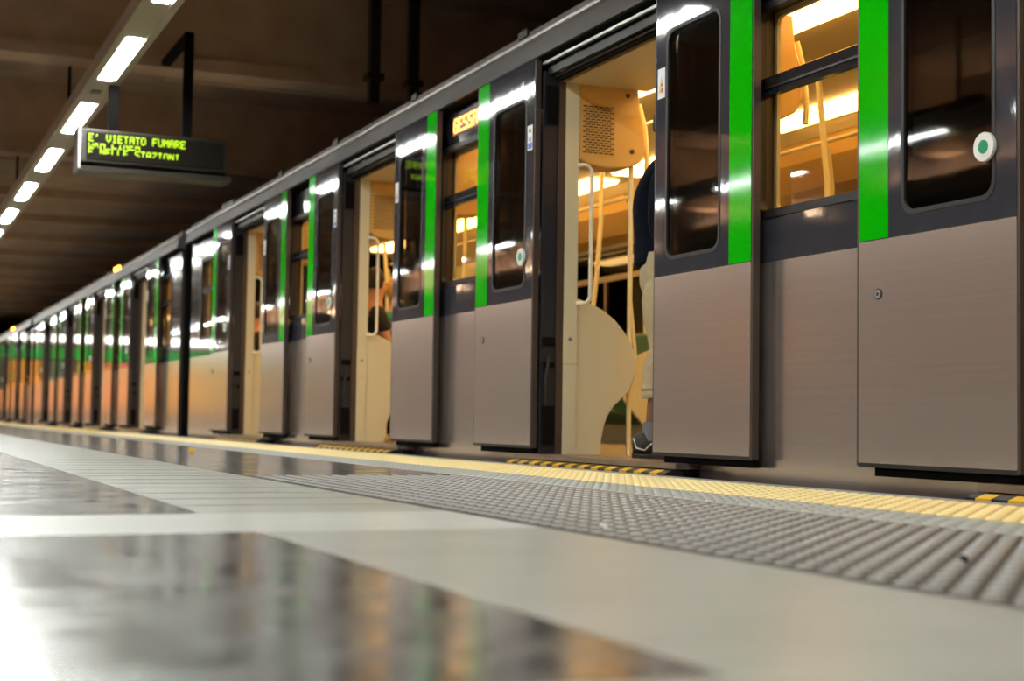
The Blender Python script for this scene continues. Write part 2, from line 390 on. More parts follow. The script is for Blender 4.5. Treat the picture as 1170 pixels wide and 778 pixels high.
textline("URA LINEA", (3, 7), 1.51, 2.350, sx*1.0, 'ledgreen', t, 'text_line', Ys-.032)
textline("E NELLE STAZIONI", (0, 5), 1.51, 2.312, sx*1.0, 'ledgreen', t, 'text_line', Ys-.032)
for xx_ in (1.68, 2.27):
    zt = 2.855 if xx_ < 2 else 3.36
    b = MB(); b.box((xx_, Ys+.12, 2.44), (xx_+.075, Ys+.17, zt), 'black')
    if xx_ > 2: b.box((xx_, Ys+.12, 3.31), (xx_+.075, 13.2, 3.36), 'black')
    b.build('hanger_post', t)
# overhead supports above the train and pipe
for (x, y, la) in ((3.95, 12.4, 'left'), (4.35, 12.5, 'right')):
    b = MB(); b.box((x, y, 3.0), (x+.09, y+.09, TOP-.03), 'signbody'); b.box((x-.03, y-.03, 3.2), (x+.12, y+.12, 3.26), 'signbody'); b.box((x-.04, y-.04, TOP-.07), (x+.13, y+.13, TOP-.03), 'signbody')
    tag(b.build('overhead_line_support'), la+' dark steel post hanging from the ceiling over the train roof', 'post')
b = MB(); b.tube([(2.45, 13.15+.9, 3.4), (4.6, 13.15+.9, 3.4)], .03, 'beam', 8); b.box((2.44, 14.02, 3.4), (2.47, 14.08, TOP), 'signbody'); b.box((4.5, 14.02, 3.4), (4.53, 14.08, TOP), 'signbody')
tag(b.build('ceiling_pipe'), 'thin pale pipe under the ceiling behind the display', 'pipe')

# ================================================================== TRAIN CAR (local y: 0 at the near coupling, 17 at the far one)
CARL = 17.0
DC = [2.87, 6.5, 10.13, 13.76]
XF = 3.2       # leaf front
XB0, XB1 = 3.275, 3.355   # wall skin
ZS, ZT = .865, 2.15       # steel top, door top
ZF = .04                  # saloon floor
WZ0, WZ1, WM0, WM1 = 1.062, 1.90, 1.54, 1.615
root = thing('metro_car', 'nearest metro car with wide open doors and green stripes', 'train car', (4.7, 0, -1.0), 'cars of the standing metro train')
# windows: centre segments + end segments
WIN = [((DC[i]+DC[i+1])/2-.42, (DC[i]+DC[i+1])/2+.42) for i in range(3)] + [(.90, 1.6), (15.45, 16.15)]
DOOR = [(c-.70, c+.63) for c in DC]
def grid_wall(b, x0, x1, ylo, yhi, zlo, zhi, holes, zsplit, matfn, inner):
    yc = sorted({ylo, yhi, *[h[0] for h in holes], *[h[1] for h in holes]})
    zc = sorted({zlo, zhi, *zsplit, *[h[2] for h in holes], *[h[3] for h in holes]})
    def solid(j, k):
        if j < 0 or k < 0 or j >= len(yc)-1 or k >= len(zc)-1: return False
        cy, cz = (yc[j]+yc[j+1])/2, (zc[k]+zc[k+1])/2
        return not any(h[0] < cy < h[1] and h[2] < cz < h[3] for h in holes)
    V = {}
    def vi(x, y, z):
        key = (round(x, 4), round(y, 4), round(z, 4))
        if key not in V: V[key] = len(b.v); b.v.append((x, y, z))
        return V[key]
    for j in range(len(yc)-1):
        for k in range(len(zc)-1):
            if not solid(j, k): continue
            ya, yb_, za, zb = yc[j], yc[j+1], zc[k], zc[k+1]; mm = matfn((ya+yb_)/2, (za+zb)/2)
            b.face([vi(x0, ya, za), vi(x0, yb_, za), vi(x0, yb_, zb), vi(x0, ya, zb)], mm)
            b.face([vi(x1, ya, za), vi(x1, yb_, za), vi(x1, yb_, zb), vi(x1, ya, zb)], inner)
            if not solid(j-1, k): b.face([vi(x0, ya, za), vi(x1, ya, za), vi(x1, ya, zb), vi(x0, ya, zb)], 'brownrub')
            if not solid(j+1, k): b.face([vi(x0, yb_, za), vi(x1, yb_, za), vi(x1, yb_, zb), vi(x0, yb_, zb)], 'brownrub')
            if not solid(j, k-1): b.face([vi(x0, ya, za), vi(x1, ya, za), vi(x1, yb_, za), vi(x0, yb_, za)], mm)
            if not solid(j, k+1): b.face([vi(x0, ya, zb), vi(x1, ya, zb), vi(x1, yb_, zb), vi(x0, yb_, zb)], mm)
holes = [(a, c, ZF, 2.17) for a, c in DOOR] + [(a, c, WZ0, WZ1) for a, c in WIN]
def wm(y, z):
    if z < ZS: return 'steel'
    if z > 1.5: return 'blackgloss'
    return 'paint'
b = MB(); grid_wall(b, XB0, XB1, .31, 16.68, -.42, 2.2, holes, [ZS, 1.5], wm, 'cream')
b.build('side_wall', root, (XB0, 8.3, 0))
# end corners, ends
for (ya, yb_) in ((.20, .31), (16.68, 16.79)):
    b = MB(); b.box((3.30, ya, -.42), (6.12, yb_, 2.2), 'black'); b.build('car_end', root)
b = MB()
for k in range(6):
    b.box((3.52 + (.05 if k % 2 else 0), 16.79+k*.065, -.3), (5.9 - (.05 if k % 2 else 0), 16.79+k*.065+.064, 2.22), 'rubber')
b.build('gangway_bellows', root)
# cantrail and roof (profile extruded along y)
b = MB()
prof = [(3.262, 2.152), (3.20, 2.155), (3.205, 2.175), (3.224, 2.265), (3.25, 2.29), (3.40, 2.29), (3.40, 2.152)]
b.prism(prof, 'y', .24, 16.75, 'cantrail'); b.box((3.212, .25, 2.146), (3.275, 16.74, 2.1515), 'black'); ct = b.build('cantrail', root, (3.2, 8.3, 2.2))  # black filler strip added so the cantrail underside stays dark
b = MB(); b.prism([(3.224, 2.262), (3.203, 2.270), (3.203, 2.286), (3.225, 2.297), (3.25, 2.297), (3.245, 2.285)], 'y', .24, 16.75, 'alu'); b.build('drip_lip', ct, (3.22, 8.3, 2.32))
b = MB()
prof = [(3.25, 2.285), (3.266, 2.355), (3.30, 2.375), (3.42, 2.43), (3.7, 2.53), (4.2, 2.60), (4.7, 2.62), (5.2, 2.60), (5.7, 2.53), (6.0, 2.43), (6.12, 2.3), (6.12, 2.2), (3.36, 2.2)]
b.prism(prof, 'y', .24, 16.75, 'roof')
b.build('roof', root, (4.7, 8.3, 2.3))
# roof fittings: small clips
for yy, ln in ((7.4, .12), (9.2, .1), (11.0, .14), (12.7, .1), (5.9, .1), (14.6, .5)):
    b = MB(); b.box((3.25, yy, 2.335), (3.31, yy+ln, 2.372), 'signbody'); b.box((3.258, yy+.02, 2.37), (3.30, yy+ln-.02, 2.388), 'black'); b.build('roof_clip', root, (3.3, yy, 2.35))
b = MB(); b.disc((3.25, 5.15, 2.335), .03, 'x', .03, 'marker', 16); b.disc((3.25, 4.85, 2.335), .026, 'x', .03, 'marker', 16); b.box((3.25, 4.78, 2.30), (3.32, 5.22, 2.38), 'signbody')
b.build('marker_lamp', root, (3.26, 5, 2.33))
# underbody skirt
b = MB(); b.box((3.34, .6, -1.0), (6.05, 16.0, -.4), 'black'); b.build('underframe', root)

# --- window unit
def add_window(y0, y1, parent):
    c = ((XB0), (y0+y1)/2, (WZ0+WZ1)/2)
    b = MB()
    b.ring(rrect(y0-.02, y1+.02, WZ0-.02, WZ1+.02, .02), rrect(y0+.012, y1-.012, WZ0+.012, WZ1-.012, .045), 'x', XB0-.006, XB0+.03, 'rubber')
    b.box((XB0+.004, y0+.01, WM0), (XB0+.034, y1-.01, WM1), 'blackgloss'); b.box((XB0-.002, y0+.03, WM0+.025), (XB0+.004, y1-.03, WM0+.034), 'rubber')
    # warm lining of the reveal
    b.ring(rrect(y0-.001, y1+.001, WZ0-.001, WZ1+.001, .01, 2), rrect(y0+.02, y1-.02, WZ0+.02, WZ1-.02, .03, 2), 'x', XB1-.004, XB1+.012, 'creamdk')
    f = b.build('window_frame', parent, c)
    p = MB(); p.box((XB0+.016, y0+.008, WM1-.005), (XB0+.020, y1-.008, WZ1-.008), 'glass'); p.build('upper_pane', f, c)
    p = MB(); p.box((XB0+.016, y0+.008, WZ0+.008), (XB0+.020, y1-.008, WM0+.005), 'glass'); p.build('lower_pane', f, c)
    return f
for y0, y1 in WIN: add_window(y0, y1, root)

# --- door leaf; s=+1: leaf on the far side of its doorway, s=-1 near side. Local leaf y measured from the opening edge
def leaf(c, s, parent):
    e = c + s*.66; far = e + s*.815
    Yl = lambda t: e + s*t
    org = (XF, (e+far)/2, 1.1)
    y0, y1 = sorted((e, far)); XT = XF+.034
    g0, g1 = sorted((Yl(.105), Yl(.565))); gz0, gz1 = .935, 1.96
    b = MB()
    # painted upper part with glass opening, slightly wavy thin panel
    b.ring(rrect(y0+.012, y1-.012, ZS, ZT, .004), rrect(g0, g1, gz0, gz1, .06), 'x', XF, XT-.002, 'paint')
    # dark perimeter frame
    b.box((XF+.002, y0, .078), (XT, y0+.0125, ZT), 'brownrub'); b.box((XF+.002, y1-.0125, .078), (XT, y1, ZT), 'brownrub')
    b.box((XF+.002, y0+.012, .075), (XT, y1-.012, .09), 'rubber')
    b.box((XF+.02, y0+.02, .045), (XT+.02, y1-.08, .076), 'black')
    o = b.build('door_leaf', parent, org)
    q = MB(); q.box((XF+.0, y0+.0125, .09), (XT-.002, y1-.0125, ZS-.0), 'steel'); q.build('steel_panel', o, org)
    sy0, sy1 = sorted((Yl(.815-.0125-.165), Yl(.815-.0125)))
    q = MB(); q.box((XF-.0012, sy0, ZS+.004), (XF+.001, sy1, ZT), 'green'); q.build('green_stripe', o, org)
    q = MB(); q.ring(rrect(g0-.002, g1+.002, gz0-.002, gz1+.002, .06), rrect(g0+.014, g1-.014, gz0+.014, gz1-.014, .05), 'x', XF-.002, XT+.002, 'rubber'); q.build('glass_gasket', o, org)
    q = MB(); q.prism(rrect(g0+.012, g1-.012, gz0+.012, gz1-.012, .05), 'x', XF+.006, XF+.011, 'tint'); q.build('glass_pane', o, org)
    # sticker near the opening edge
    a0, a1 = sorted((Yl(.028), Yl(.092)))
    q = MB(); q.box((XF-.0014, a0, 1.665), (XF, a1, 1.80), 'sticker')
    yc = (a0+a1)/2
    if s > 0:
        q.box((XF-.002, a0+.006, 1.672), (XF-.0012, a1-.006, 1.705), 'blue'); q.disc((XF-.0012, yc, 1.725), .014, 'x', .001, 'blue', 12); q.disc((XF-.0012, yc, 1.77), .013, 'x', .001, 'ink', 12)
    else:
        q.prism([(yc-.022, 1.69), (yc+.022, 1.69), (yc, 1.765)], 'x', XF-.002, XF-.0012, 'warn'); q.disc((XF-.0012, yc-.008, 1.70), .011, 'x', .0014, 'red', 12); q.disc((XF-.0012, yc-.004, 1.725), .006, 'x', .0014, 'ink', 10)
    q.build('sticker', o, org)
    if s > 0:
        q = MB(); q.disc((XF-.001, Yl(.145), 1.10), .046, 'x', .012, 'btnwhite', 32); q.disc((XF-.012, Yl(.145), 1.10), .022, 'x', .003, 'btngreen', 24)
        q.build('door_button', o, org, smooth=True)
        q = MB(); q.disc((XF+.001, Yl(.69), .675), .019, 'x', .004, 'rubber', 20); q.disc((XF-.003, Yl(.69), .675), .015, 'x', .002, 'alu', 20); q.disc((XF-.005, Yl(.69), .675), .007, 'x', .001, 'ink', 12)
        q.build('door_lock', o, org)
    return o
def tree_copy(o, parent, dy):
    c = o.copy(); C.objects.link(c); c.parent = parent; c.location = o.location + Vector((0, dy, 0))
    for ch in list(o.children): tree_copy(ch, c, 0)
    return c
lf = leaf(DC[0], 1, root); ln_ = leaf(DC[0], -1, root)
for c in DC[1:]:
    tree_copy(lf, root, c-DC[0]); tree_copy(ln_, root, c-DC[0])

# --- doorway unit
def doorway(c, parent):
    a, d = c-.70, c+.63; parts = []
    # outer drip rail and dark mechanism
    b = MB(); b.box((3.24, a-.03, 2.118), (3.262, d+.03, 2.132), 'alu'); b.box((3.262, a, 2.06), (3.30, d, 2.10), 'rubber'); parts.append(b.build('drip_rail', parent, (3.24, c, 2.1)))
    b = MB(); b.box((3.30, a, 2.03), (3.36, d, 2.15), 'black')
    b.tube([(3.29, d-.03, 2.09), (3.28, d-.12, 2.06), (3.29, d-.25, 2.075)], .008, 'alu', 6); b.box((3.28, d-.35, 2.07), (3.31, d-.28, 2.12), 'steeldark'); b.box((3.28, c-.3, 2.08), (3.31, c-.2, 2.11), 'steeldark')
    b.tube([(3.292, a+.02, 2.05), (3.292, d-.02, 2.05)], .008, 'signbody', 6)
    parts.append(b.build('door_mechanism', parent, (3.3, c, 2.1)))
    # jambs
    for s in (1, -1):
        e = c+.63 if s > 0 else c-.70
        J = lambda t: e + s*t
        b = MB(); b.box((3.240 if s > 0 else 3.29, J(-.002), .03), (3.322, J(.02), 2.08), 'jamb'); b.box((3.322, J(-.012), .03), (3.362, J(.02), 2.03), 'brownrub')
        for z0, z1 in ((.62, .66), (.50, .53), (.10, .30), (1.80, 2.0)):
            b.box((3.245 if s > 0 else 3.29, J(-.022), z0), (3.31, J(-.002), z1), 'black')
        b.tube([(3.262, J(-.02), .3), (3.255, J(-.028), .42), (3.275, J(-.024), .56)], .009, 'rubber', 6)
        parts.append(b.build('door_jamb', parent, (3.3, e, 1)))
        b = MB(); b.box((3.362, J(-.012), ZF), (3.442, J(.10), 2.04), 'cream')
        b.box((3.360, J(-.016), .525), (3.442, J(-.012), .74), 'cream')
        p = b.build('door_pillar', parent, (3.4, e, 1), bevel=.004); parts.append(p)
        q = MB(); q.disc((3.40, J(-.016) if s > 0 else J(-.020), .655), .011, 'y', .004, 'alu', 14); q.disc((3.40, J(-.019) if s > 0 else J(-.017), .655), .005, 'y', .003, 'ink', 10); q.build('pillar_lock', p, (3.4, e, .65))
        # curved partition screen
        crv = [(3.442, ZF), (3.597, ZF), (3.600, .12), (3.616, .196), (3.640, .255), (3.675, .305), (3.720, .345), (3.765, .39), (3.795, .445), (3.808, .51), (3.800, .58), (3.775, .645), (3.735, .705), (3.680, .765), (3.61, .815), (3.53, .852), (3.442, .875)]
        b = MB(); b.prism(crv, 'y', J(.0), J(.028), 'cream'); parts.append(b.build('partition_screen', parent, (3.6, e, .5), bevel=.006))
        # box with grille over the screen
        bx = [(3.442, 1.63), (3.50, 1.60), (3.62, 1.588), (3.75, 1.60), (3.82, 1.635), (3.855, 1.70), (3.845, 1.80), (3.815, 1.93), (3.80, 2.08), (3.442, 2.08)]
        b = MB(); b.prism(bx, 'y', J(-.004), J(.16), 'amber'); p = b.build('vent_box', parent, (3.6, e, 1.8), bevel=.01); parts.append(p)
        q = MB()
        gy = J(-.0065)
        q.ring([(3.452, 1.645), (3.665, 1.645), (3.665, 1.935), (3.452, 1.935)], [(3.462, 1.655), (3.655, 1.655), (3.655, 1.925), (3.462, 1.925)], 'y', gy, J(-.003), 'amber')
        for r in range(19):
            for cc in range(6):
                x = 3.468+cc*.032+(.016 if r % 2 else 0); z = 1.662+r*.0139
                if x+.024 < 3.655: q.box((x, gy, z), (x+.024, J(-.003), z+.0068), 'grille')
        q.build('grille', p, (3.56, e, 1.79))
        q = MB()
        for (x, z) in ((3.735, 1.995), (3.765, 1.69)): q.disc((x, gy + (.0 if s > 0 else .003), z), .013, 'y', .003, 'grille', 14)
        q.build('screw', p, (3.75, e, 1.85))
        # D handle
        hp = []
        for k in range(7):
            an = PI/2*k/6; hp.append((3.455+.045*math.sin(an), J(-.05), 1.54+.045*math.cos(an)))
        for k in range(7):
            an = PI/2*k/6; hp.append((3.455+.045*math.cos(an), J(-.05), .89-.045*math.sin(an)))
        hp = [(3.43, J(-.03), 1.585)]+hp+[(3.43, J(-.03), .845)]
        b = MB(); b.tube(hp, .011, 'whitetube', 10); parts.append(b.build('grab_handle', parent, (3.46, e, 1.2), smooth=True))
        # stanchion at the screen's edge
        b = MB(); b.tube([(3.79, J(.05), ZF), (3.79, J(.05), 1.62)], .014, 'carmetal', 10); b.tube([(3.86, J(.10), 1.98), (3.90, J(.10), 1.85), (3.915, J(.10), 1.68), (3.91, J(.1), 1.6)], .014, 'carmetal', 8)
        b.tube([(3.79, J(.05), .9), (3.83, J(.06), .6), (3.80, J(.05), .42)], .012, 'carmetal', 8)
        parts.append(b.build('stanchion', parent, (3.79, e, .8), smooth=True))
    # soffit
    b = MB(); b.box((3.33, a, 2.03), (3.86, d, 2.06), 'creamdk'); parts.append(b.build('doorway_soffit', parent, (3.6, c, 2.04)))
    # sill and hazard striped gap edge
    b = MB(); b.box((3.16, a-.25, .022), (3.44, d+.17, .046), 'steeldark'); b.box((3.20, a-.25, -.08), (3.30, d+.17, .022), 'black')
    p = b.build('door_sill', parent, (3.25, c, .02)); parts.append(p)
    q = MB(); k = 0; y = a-.25
    while y < d+.169:
        y2 = min(y+.071, d+.17); m_ = 'hazk' if k % 2 == 0 else 'hazy'
        q.prism([(3.105, -.055), (3.195, -.055), (3.195, .016), (3.14, .016), (3.105, .004)], 'y', y, y2-.004, m_); y += .071; k += 1
    q.build('hazard_strip', p, (3.12, c, -.02))
    # central pole with three bows
    b = MB(); b.tube([(4.6, c, ZF), (4.6, c, .9), (4.6, c, 1.5), (4.57, c+.02, 1.9), (4.55, c+.03, 2.14)], .017, 'carmetal', 10)
    b.tube([(4.6, c, .75), (4.66, c+.05, .95), (4.68, c+.06, 1.25), (4.66, c+.05, 1.5), (4.6, c, 1.68)], .015, 'carmetal', 8)
    parts.append(b.build('floor_pole', parent, (4.6, c, 1), smooth=True))
    return parts
pr = doorway(DC[0], root)
for c in DC[1:]:
    for p in pr: tree_copy(p, root, c-DC[0])

# --- destination display between doors 2 and 3
b = MB(); b.box((XB0-.003, 7.85, 1.945), (XB0+.005, 8.78, 2.10), 'blackgloss'); f = b.build('destination_display', root, (XB0, 8.3, 2.02))
b = MB(); b.box((XB0-.006, 7.98, 1.975), (XB0-.003, 8.56, 2.085), 'ledback')
for cc, r in dots('GESSATE'): b.box((XB0-.009, 8.54-cc*.0133, 2.074-r*.0128), (XB0-.006, 8.54-cc*.0133-.0118, 2.074-r*.0128-.0112), 'ledorange')
b.build('destination_text', f, (XB0, 8.3, 2.02))
# --- interior shell
b = MB(); b.box((3.442, .27, 0.0), (6.05, 16.72, ZF), 'carfloor'); b.build('saloon_floor', root, (4.7, 8.3, 0))
b = MB(); b.prism([(3.36, 2.06), (3.70, 2.10), (3.78, 2.155), (5.55, 2.155), (5.62, 2.10), (6.05, 1.95), (6.05, 2.2), (3.36, 2.2)], 'y', .27, 16.72, 'creamdk'); b.build('saloon_ceiling', root, (4.7, 8.3, 2.1))
fw = []
FW = [(a, c) for a, c in WIN[:3]]
b = MB(); grid_wall(b, 6.12, 6.05, .27, 16.72, -.42, 2.2, [(a-.3, c+.3, 1.0, 1.75) for a, c in WIN[:3]]+[(c-.55, c-.05, .95, 1.75) for c in DC]+[(c+.05, c+.55, .95, 1.75) for c in DC], [ZS], lambda y, z: 'steel' if z < ZS else 'paint', 'cream')
b.build('far_side_wall', root, (6.1, 8.3, 1))
b = MB()
for a, c in [(a-.3, c+.3) for a, c in WIN[:3]]+[(c-.55, c-.05) for c in DC]+[(c+.05, c+.55) for c in DC]: b.box((6.07, a, 1.0), (6.08, c, 1.75), 'tint'); b.box((6.05, a, 1.48), (6.066, c, 1.53), 'steeldark'); b.box((6.05, (a+c)/2-.012, 1.0), (6.066, (a+c)/2+.012, 1.48), 'steeldark'); b.box((6.045, a-.02, .98), (6.055, a, 1.77), 'rubber'); b.box((6.045, c, .98), (6.055, c+.02, 1.77), 'rubber'); b.box((6.045, a, 1.75), (6.055, c, 1.77), 'rubber'); b.box((6.045, a, .98), (6.055, c, 1.0), 'rubber')
b.build('far_side_glazing', root, (6.07, 8.3, 1.4))
for i in range(3):
    y0, y1 = DC[i]+.68, DC[i+1]-.68
    b = MB(); b.prism([(6.04, 1.8), (6.04, 2.08), (5.62, 2.12), (5.7, 1.98), (5.9, 1.84)], 'y', y0, y1, 'amber'); b.build('cove_panel', root, (5.9, y0, 1.95))
lamp0 = None
for x in (3.98, 5.32):
    for k in range(8):
        yc = 1.35+k*2.0
        if lamp0 is None:
            b = MB(); b.prism([(x-.13, 2.15), (x-.11, 2.125), (x+.11, 2.125), (x+.13, 2.15)], 'y', yc-.82, yc+.82, 'carlamp'); lamp0 = b.build('ceiling_lamp', root, (x, yc, 2.14)); lx, ly = x, yc
        else:
            o = lamp0.copy(); C.objects.link(o); o.location = lamp0.location + Vector((x-lx, yc-ly, 0))
# benches along both sides
def bench(y0, y1, side, parent):
    x = 3.40 if side > 0 else 6.03; s = side
    b = MB(); b.prism([(x, .20), (x+s*.38, .30), (x+s*.46, .42), (x+s*.46, .45), (x+s*.06, .44), (x+s*.05, .95), (x, .97)], 'y', y0, y1, 'seat')
    for k in range(1, 4):
        yy = y0+(y1-y0)*k/4; b.box((x+s*.04, yy-.008, .44), (x+s*.45, yy+.008, .465), 'whitetube')
    return b.build('bench_seat', parent, (x, (y0+y1)/2, .4))
for i in range(3):
    bench(DC[i]+.80, DC[i+1]-.80, 1, root); bench(DC[i]+.80, DC[i+1]-.80, -1, root)
    for dy in (1.45, 2.55):
        y = DC[i]+dy; b = MB(); b.tube([(4.42, y, ZF), (4.45, y, .6), (4.52, y, 1.2), (4.55, y, 1.6), (4.55, y, 2.15)], .016, 'carmetal', 10)
        b.build('floor_pole', root, (4.5, y, 1), smooth=True)
b = MB()
for x in (4.05, 5.25): b.tube([(x, 1.0, 1.93), (x, 15.6, 1.93)], .014, 'carmetal', 8)
b.build('overhead_rail', root, (4.6, 8.3, 1.93))
# far screens
for c in DC:
    for s in (1, -1):
        y = c+s*.66; b = MB(); b.prism([(6.04, ZF), (5.85, ZF), (5.84, .2), (5.66, .4), (5.64, .55), (5.74, .75), (6.04, .88)], 'y', y, y+s*.03, 'cream'); b.build('far_screen', root, (5.85, y, .45))

car2 = tree_copy(root, None, CARL); car2['label'] = 'second metro car, just beyond the first black coupling gap'
car3 = tree_copy(root, None, 2*CARL); car3['label'] = 'farthest metro car at the left edge of the picture'

# ================================================================== PEOPLE
def skin(name, verts, edges, parent, m, sub=2, root_i=0):
    me = bpy.data.meshes.new(name); me.from_pydata([v[:3] for v in verts], edges, []); o = bpy.data.objects.new(name, me); C.objects.link(o)
    md = o.modifiers.new('skin', 'SKIN'); md.use_smooth_shade = True
    sv = me.skin_vertices[0].data
    for i, v in enumerate(verts):
        r = v[3]; sv[i].radius = (r if not isinstance(r, tuple) else r[0], r if not isinstance(r, tuple) else r[1]); sv[i].use_root = (i == root_i)
    ss = o.modifiers.new('sub', 'SUBSURF'); ss.levels = sub; ss.render_levels = sub
    dg = bpy.context.evaluated_depsgraph_get(); me2 = bpy.data.meshes.new_from_object(o.evaluated_get(dg))
    o.modifiers.clear(); o.data = me2; me2.materials.clear(); me2.materials.append(M[m])
    me2.polygons.foreach_set('use_smooth', [True]*len(me2.polygons))
    me2.name = name; o.parent = parent; return o
M['skin_d'] = mat('brown_skin', (0.20, 0.085, 0.045), 0.5); M['skin_l'] = mat('light_skin', (0.6, 0.3, 0.18), 0.5)
M['navy'] = mat('navy_jacket_cloth', (0.004, 0.006, 0.012), 0.9, spec=.1, bump=(25, .4, .01)); M['khaki'] = mat('beige_trouser_cloth', (0.42, 0.34, 0.2), 0.85, bump=(18, .6, .015))
M['sock'] = mat('grey_sock', (0.17, 0.17, 0.2), 0.8); M['shoe'] = mat('dark_trainer', (0.012, 0.011, 0.011), 0.6, noise=(30, (.03, .028, .024), .4, .7)); M['piping'] = mat('pale_shoe_piping', (0.75, 0.75, 0.7), .5); M['lace'] = mat('yellow_green_lace', (0.55, 0.6, 0.05), .5)
M['hair'] = mat('dark_hair', (0.02, 0.013, 0.009), .6); M['hairb'] = mat('blond_hair', (0.5, 0.28, 0.06), .6); M['black_cloth'] = mat('black_cloth', (0.012, 0.012, 0.015), .8); M['orange_cloth'] = mat('orange_cloth', (0.6, 0.16, 0.04), .8); M['teal_cloth'] = mat('teal_cloth', (0.05, 0.3, 0.22), .8); M['jean'] = mat('blue_denim', (0.04, 0.06, 0.13), .8)

def head_parts(parent, hm, sk):
    """hair cap, eyes and ears in the body's own frame: head centre (.02,0,1.66), facing +x"""
    b = MB(); n = len(b.v); cx, cz = .005, 1.675
    rings, seg = 8, 16
    for i in range(rings+1):
        th = PI*.58*i/rings
        for k in range(seg):
            ph = 2*PI*k/seg
            x = math.sin(th)*math.cos(ph); y = math.sin(th)*math.sin(ph); z = math.cos(th)
            cut = .045 if x > .3 and z < .35 else 0
            b.v.append((cx+(.103-cut)*x-(.012 if x > .3 else 0), .084*y, cz+.122*z+(.03 if cut else 0)))
    for i in range(rings):
        for k in range(seg):
            j = (k+1) % seg; b.face([n+i*seg+k, n+i*seg+j, n+(i+1)*seg+j, n+(i+1)*seg+k], hm)
    b.build('hair', parent, smooth=True)
    for sy in (-1, 1):
        b = MB(); b.disc((.104, sy*.032, 1.665), .010, 'x', .006, 'ink', 10); b.build('eye', parent)

def hand(verts, edges, wi, x, y, z, d, s):
    """palm + four fingers + thumb from wrist vertex wi, pointing along d (unit), thumb to side s"""
    d = Vector(d); side = Vector((0, s, 0)) if abs(d.y) < .8 else Vector((s, 0, 0))
    up = d.cross(side).normalized(); side = up.cross(d).normalized()
    p = Vector((x, y, z))
    def add(q, r, par):
        verts.append((q.x, q.y, q.z, r)); edges.append((par, len(verts)-1)); return len(verts)-1
    palm = add(p+d*.05, .026, wi)
    for k, (off, ln) in enumerate(((-.026, .062), (-.009, .075), (.009, .078), (.026, .068))):
        a = add(p+d*.085+side*off, .0095, palm); bq = add(p+d*(.085+ln*.5)+side*off*1.1-up*.008, .0085, a); add(p+d*(.085+ln*.9)+side*off*1.1-up*.03, .0075, bq)
    a = add(p+d*.045+side*.040, .011, palm); add(p+d*.08+side*.055-up*.01, .009, a)

